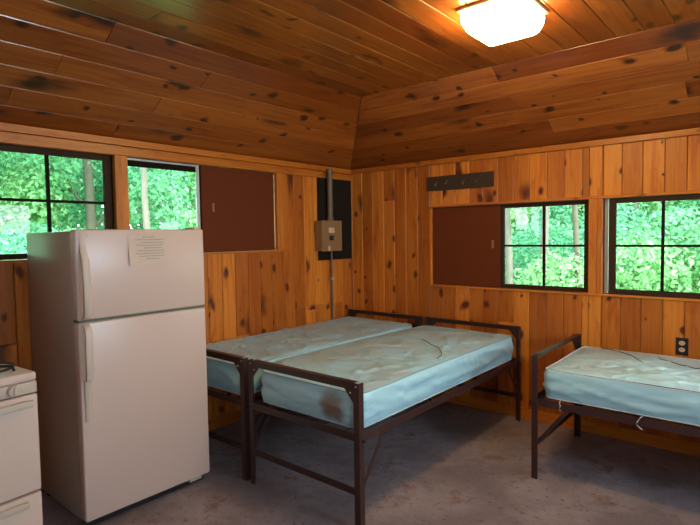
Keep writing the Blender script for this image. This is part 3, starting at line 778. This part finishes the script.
    for sm_ in seams:
        pts = []
        for (a, b_) in zip(sm_, sm_[1:]):
            for q_ in range(6): pts.append(pos((a[0]+(b_[0]-a[0])*q_/6)/W, (a[1]+(b_[1]-a[1])*q_/6)/L, 1.0)+V((0, 0, 0.003)))
        obj('loose_piping', tube(bmesh.new(), pts, 0.0024, 6), M['pipedark'], o, True)
    return o
MZ = 0.4925
mm1 = mattress_mat('mattress_vinyl_middle', (0.585, 0.0, 0.085), 0.085, 1.0, stain_amt=0.9)
mm2 = mattress_mat('mattress_vinyl_left', (0.3, 0.5, 0.5), 0.01, 7.3)
mm3 = mattress_mat('mattress_vinyl_right', (0.0, 1.9, 0.0), 0.01, 12.9, top=(0.43, 0.67, 0.78))
def curve(pts, dep, wd): return [(a, b_, dep, wd) for a, b_ in zip(pts, pts[1:])]
def sk1(p, w):
    v_ = max(0, min(1, p.y/1.88)); s_ = min(1, max(0, (v_-0.0)/0.14)); s_ = s_*s_*(3-2*s_)
    e_ = 1-min(1, max(0, (v_-0.55)/0.45)); p.x -= max(0, 1-p.x/0.35)*(0.110*s_*(0.35+0.65*e_))*(0.35+0.65*w); return p
m1 = mattress(mm1, (0.968, -2.008, MZ), 0, 'middle pale blue mattress with a brown stain on its near end', 0.752, 1.88, 0.178,
    lines=curve([(0.42, 1.42), (0.52, 1.22), (0.60, 1.02), (0.64, 0.90)], 0.008, 0.010)+curve([(0.08, 0.30), (0.35, 0.62), (0.40, 0.90)], 0.004, 0.02),
    folds=curve([(0.55, 0.12), (0.50, 0.30), (0.54, 0.42)], 0.010, 0.02)+curve([(0.40, 1.50), (0.56, 1.15), (0.62, 0.95)], 0.012, 0.03)+curve([(0.12, 0.9), (0.35, 1.1)], 0.008, 0.03)+curve([(0.1, 1.5), (0.4, 1.72)], 0.008, 0.03),
    seed=2, pipe='piping', skew=sk1, seams=[[(.30, 1.30), (.40, 1.24), (.49, 1.17), (.57, 1.09), (.63, 1.01), (.67, .94), (.695, .88), (.705, .83)]])
m2 = mattress(mm2, (0.062, -2.008, MZ), 0, 'left pale blue mattress pushed against the left wall', 0.745, 1.88, 0.178,
    folds=curve([(0.02, 1.0), (0.2, 0.95), (0.5, 1.02)], 0.010, 0.03)+curve([(0.05, 1.35), (0.4, 1.5)], 0.009, 0.03)+curve([(0.1, 0.45), (0.5, 0.5)], 0.008, 0.04),
    seed=9)
def sk3(p, w): p.z += 0.0; return p
m3 = mattress(mm3, (2.245, -0.141, MZ), -math.pi/2, 'right pale blue mattress with dark piping on the bed along the back wall', 0.792, 1.90, 0.165,
    lines=curve([(0.10, 0.22), (0.20, 0.42), (0.32, 0.60)], 0.006, 0.008)+curve([(0.12, 0.55), (0.18, 0.85), (0.24, 1.2)], 0.006, 0.008),
    folds=curve([(0.45, 0.10), (0.35, 0.35), (0.42, 0.6)], 0.008, 0.03)+curve([(0.62, 0.5), (0.5, 0.8), (0.55, 1.2)], 0.008, 0.03),
    seed=15, pipe='pipewhite', seams=[[(.790, .02), (.790, .6), (.790, 1.2), (.790, 1.88)], [(.03, .12), (.18, .32), (.37, .466)], [(.16, .48), (.24, .60), (.317, .734)]])
for (y, pts) in ((0.10, [(0, 0, 0), (0.030, 0.004, -0.004), (0.034, 0.010, -0.022), (0.033, 0.004, -0.034), (0.034, 0.010, -0.048)]),
                 (0.52, [(0, 0, 0), (0.030, -0.006, -0.004), (0.034, -0.020, -0.030), (0.033, -0.018, -0.044), (0.034, 0.006, -0.062)])):
    obj('loose_thread', tube(bmesh.new(), [V(p)+V((0.800, y, 0.0)) for p in pts], 0.0022, 6), M['thread'], m3, True)

# ------------------------------------------------------------------ outside
struct(obj('ground', B(-30, 34, -30, 34, -0.62, -0.5), M['grass']))
def leaves(name, parent, blobs, n, size, mat, rg):
    vs, fs, rn = [], [], []
    tot = sum(b[3]**2 for b in blobs)
    for (bx_, by_, bz_, br_, sq) in blobs:
        for _ in range(int(n*br_**2/tot)):
            u = V((rg.gauss(0, 1), rg.gauss(0, 1), rg.gauss(0, 1))).normalized()*br_*rg.uniform(0.55, 1.05); u.z *= sq
            p = V((bx_, by_, bz_))+u
            nn = (u.normalized()*0.9+V((rg.uniform(-1, 1), rg.uniform(-1, 1), rg.uniform(-0.3, 1)))).normalized()
            a = nn.cross(V((rg.uniform(-1, 1), rg.uniform(-1, 1), rg.uniform(-1, 1)))).normalized(); b_ = nn.cross(a); s_ = size*rg.uniform(0.6, 1.3)
            i0 = len(vs)
            vs += [p-a*s_, p+b_*s_*0.55+nn*s_*0.1, p+a*s_, p-b_*s_*0.55+nn*s_*0.1]; fs.append((i0, i0+1, i0+2, i0+3)); rn.append(rg.random())
    me = bpy.data.meshes.new(name); me.from_pydata([tuple(v) for v in vs], [], fs); at = me.attributes.new('rnd', 'FLOAT', 'FACE'); at.data.foreach_set('value', rn)
    return link(name, me, mat, parent)
def tree(x, y, r, h, label, crown, n=5000, bark='bark', leaf='leaf', lean=0.0, group='forest trees outside the windows'):
    rg = random.Random(int(x*100+y*37)); t = thing('forest_tree', label, 'tree', (x, y, -0.5), 0, group)
    k = 9; pts = [(lean*h*(i/k)**1.5+rg.uniform(-.03, .03), rg.uniform(-.03, .03), h*i/k) for i in range(k+1)]
    obj('trunk', tube(bmesh.new(), pts, [r*(1.25 if i == 0 else 1-0.55*i/k) for i in range(k+1)], 12), M[bark], t, True)
    z0, z1, cr = crown; bl = []
    for i in range(16):
        a = rg.uniform(0, 6.28); rr_ = cr*rg.uniform(0.2, 1); bl.append((rr_*math.cos(a), rr_*math.sin(a), rg.uniform(z0, z1), rg.uniform(0.5, 0.95), 0.75))
    bm = bmesh.new()
    for b_ in bl[:7]: tube(bm, [(lean*h*0.3, 0, max(0.8, b_[2]*0.7)), (b_[0]*0.6, b_[1]*0.6, b_[2]*0.92), (b_[0], b_[1], b_[2])], [r*0.3, r*0.18, r*0.06], 6)
    obj('branches', bm, M[bark], t, True)
    leaves('foliage', t, bl, int(n*1.5), 0.068, M[leaf], rg)
def bush(x, y, w, h, label, n=4500, leaf='leaf'):
    rg = random.Random(int(x*71+y*13)); t = thing('forest_shrub', label, 'shrub', (x, y, -0.5), 0, 'undergrowth shrubs outside')
    bl = [(rg.uniform(-w, w), rg.uniform(-w*.6, w*.6), rg.uniform(0.3, h), rg.uniform(0.4, 0.7), 0.8) for _ in range(14)]
    bm = bmesh.new()
    for b_ in bl: tube(bm, [(b_[0]*.2, b_[1]*.2, 0), (b_[0]*.7, b_[1]*.7, b_[2]*.6), b_[:3]], [.03, .02, .008], 5)
    obj('stems', bm, M['bark'], t)
    leaves('foliage', t, bl, int(n*1.9), 0.048, M[leaf], rg)
LF = ['leaf', 'leaf2', 'leaf3']
LB1 = 'leafy green tree in the woods beyond the left wall windows'
LB2 = 'leafy green tree in the woods beyond the back wall windows'
# beyond the back wall
tree(0.27, 4.6, 0.075, 7, 'pale straight trunk seen mid-pane through the window next to the brown shutter', (4.4, 7, 1.6), bark='barkpale', group=None)
tree(-0.36, 4.6, 0.065, 7, 'grey trunk at the left edge of the window next to the brown shutter', (4.6, 7, 1.6), bark='barkpale', group=None)
tree(0.78, 4.6, 0.055, 7, 'slim trunk at the right edge of the window next to the brown shutter', (4.4, 7, 1.6), lean=-0.03, group=None)
i = 0
for (x, y) in ((-6.5, 8.5), (-4.4, 10.0), (-2.6, 8.8), (-0.9, 10.6), (0.6, 9.2), (2.3, 9.6), (3.7, 11.2), (-3.6, 12.5), (1.4, 12.8), (4.8, 8.6)):
    tree(x, y, 0.13, 6.5, LB2, (1.6, 6.0, 1.7), 6500, leaf=LF[i % 3]); i += 1
for (x, y, w, h) in ((-4.6, 6.6, 1.1, 1.6), (-3.0, 6.2, 1.1, 1.7), (-1.5, 7.4, 1.1, 2.0), (0.2, 6.4, 1.1, 1.7), (1.3, 5.0, 0.9, 1.5), (2.3, 5.6, 1.1, 2.3), (-0.3, 8.3, 1.2, 2.4), (3.6, 6.6, 1.1, 2.2), (-6.2, 6.8, 1.1, 1.8)):
    bush(x, y, w, h, 'low leafy green shrub outside the back wall windows', leaf=LF[i % 3]); i += 1
# beyond the left wall
tree(-4.5, 0.32, 0.06, 8, 'pinkish slim trunk seen above the refrigerator through the left window', (5.4, 8, 1.6), bark='barkpale', group=None)
for (x, y) in ((-8.5, -3.2), (-9.5, -1.0), (-8.6, 1.2), (-10.0, 3.2), (-8.4, 5.0), (-12.0, 0.2), (-12.0, 4.4), (-7.4, -4.6), (-10.8, -5.0), (-11.5, 7.5), (-7.6, 7.2)):
    tree(x, y, 0.13, 7.0, LB1, (1.8, 6.6, 1.7), 6500, leaf=LF[i % 3]); i += 1
for (x, y, w, h) in ((-6.2, -2.6, 1.1, 1.7), (-6.8, -0.8, 1.1, 1.8), (-6.9, 1.2, 1.1, 1.9), (-6.6, 3.0, 1.1, 1.9), (-5.8, -4.4, 1.1, 1.8), (-7.2, 4.8, 1.1, 2.0)):
    bush(x, y, w, h, 'low leafy green shrub outside the left wall windows', leaf=LF[i % 3]); i += 1

for (x, y) in ((-11, 15), (-5.5, 16.5), (-1, 17), (4.5, 16.5), (9, 15), (-15, 9.5), (-16, 3.0), (-15.5, -3.5), (-13, -9)):
    rg = random.Random(int(x*9+y)); t = thing('forest_tree', 'tall far tree closing the woods behind the nearer trees', 'tree', (x, y, -0.5), 0, 'far trees closing the woods')
    obj('trunk', tube(bmesh.new(), [(0, 0, 0), (0.1, 0, 4), (0, 0.1, 9)], [.2, .16, .08], 10), M['bark'], t, True)
    leaves('foliage', t, [(rg.uniform(-2.6, 2.6), rg.uniform(-1.2, 1.2), rg.uniform(0.6, 9), rg.uniform(1.1, 1.7), .8) for _ in range(26)], 7000, 0.20, M[LF[i % 3]], rg); i += 1

# ------------------------------------------------------------------ light
sc = bpy.context.scene
w = bpy.data.worlds.new('sky'); sc.world = w; w.use_nodes = True
bg = w.node_tree.nodes['Background']; bg.inputs[0].default_value = (0.80, 0.95, 1.0, 1); bg.inputs[1].default_value = 8.5
L_ = bpy.data.lights.new('sun', 'SUN'); L_.energy = 12.0; L_.angle = math.radians(3); L_.color = (1, 0.97, 0.88)
so = bpy.data.objects.new('sun', L_); C.objects.link(so); so.rotation_euler = V((-0.60, 0.12, -0.80)).to_track_quat('-Z', 'Y').to_euler()
def daylight(name, loc, direction, sx, sy, e, col):
    l = bpy.data.lights.new(name, 'AREA'); l.shape = 'RECTANGLE'; l.size = sx; l.size_y = sy; l.energy = e; l.color = col
    o = bpy.data.objects.new(name, l); C.objects.link(o); o.location = loc; o.rotation_euler = V(direction).to_track_quat('-Z', 'Z').to_euler()
COOL = (0.66, 0.83, 1.0)
daylight('daylight_right_window', (XR+0.14, -1.95, 1.672), (-1, 0, -0.2), 1.55, 0.62, 135, COOL)
daylight('daylight_right_window', (XR+0.14, -4.30, 1.672), (-1, 0, -0.2), 1.55, 0.62, 80, COOL)

# ------------------------------------------------------------------ camera
yaw, pitch, roll = 0.7017, -0.0504, -0.0146
f = V((-math.sin(yaw)*math.cos(pitch), math.cos(yaw)*math.cos(pitch), math.sin(pitch)))
r = V((math.cos(yaw), math.sin(yaw), 0)); u = r.cross(f)
r2 = r*math.cos(roll)+u*math.sin(roll); u2 = -r*math.sin(roll)+u*math.cos(roll)
cam = bpy.data.cameras.new('camera'); co = bpy.data.objects.new('camera', cam); C.objects.link(co)
mat = Matrix((r2, u2, -f)).transposed().to_4x4(); mat.translation = V((3.3393, -3.9773, 1.4567)); co.matrix_world = mat
cam.sensor_width = 36; cam.lens = 521.74*36/700; cam.clip_start = 0.05
sc.camera = co
sc.view_settings.view_transform = 'Standard'; sc.view_settings.look = 'None'; sc.view_settings.gamma = 1; sc.view_settings.use_curve_mapping = False
sc.view_settings.exposure = 0.0
sc.cycles.use_denoising = True
sc.cycles.max_bounces = 10; sc.cycles.transparent_max_bounces = 12; sc.cycles.sample_clamp_indirect = 8
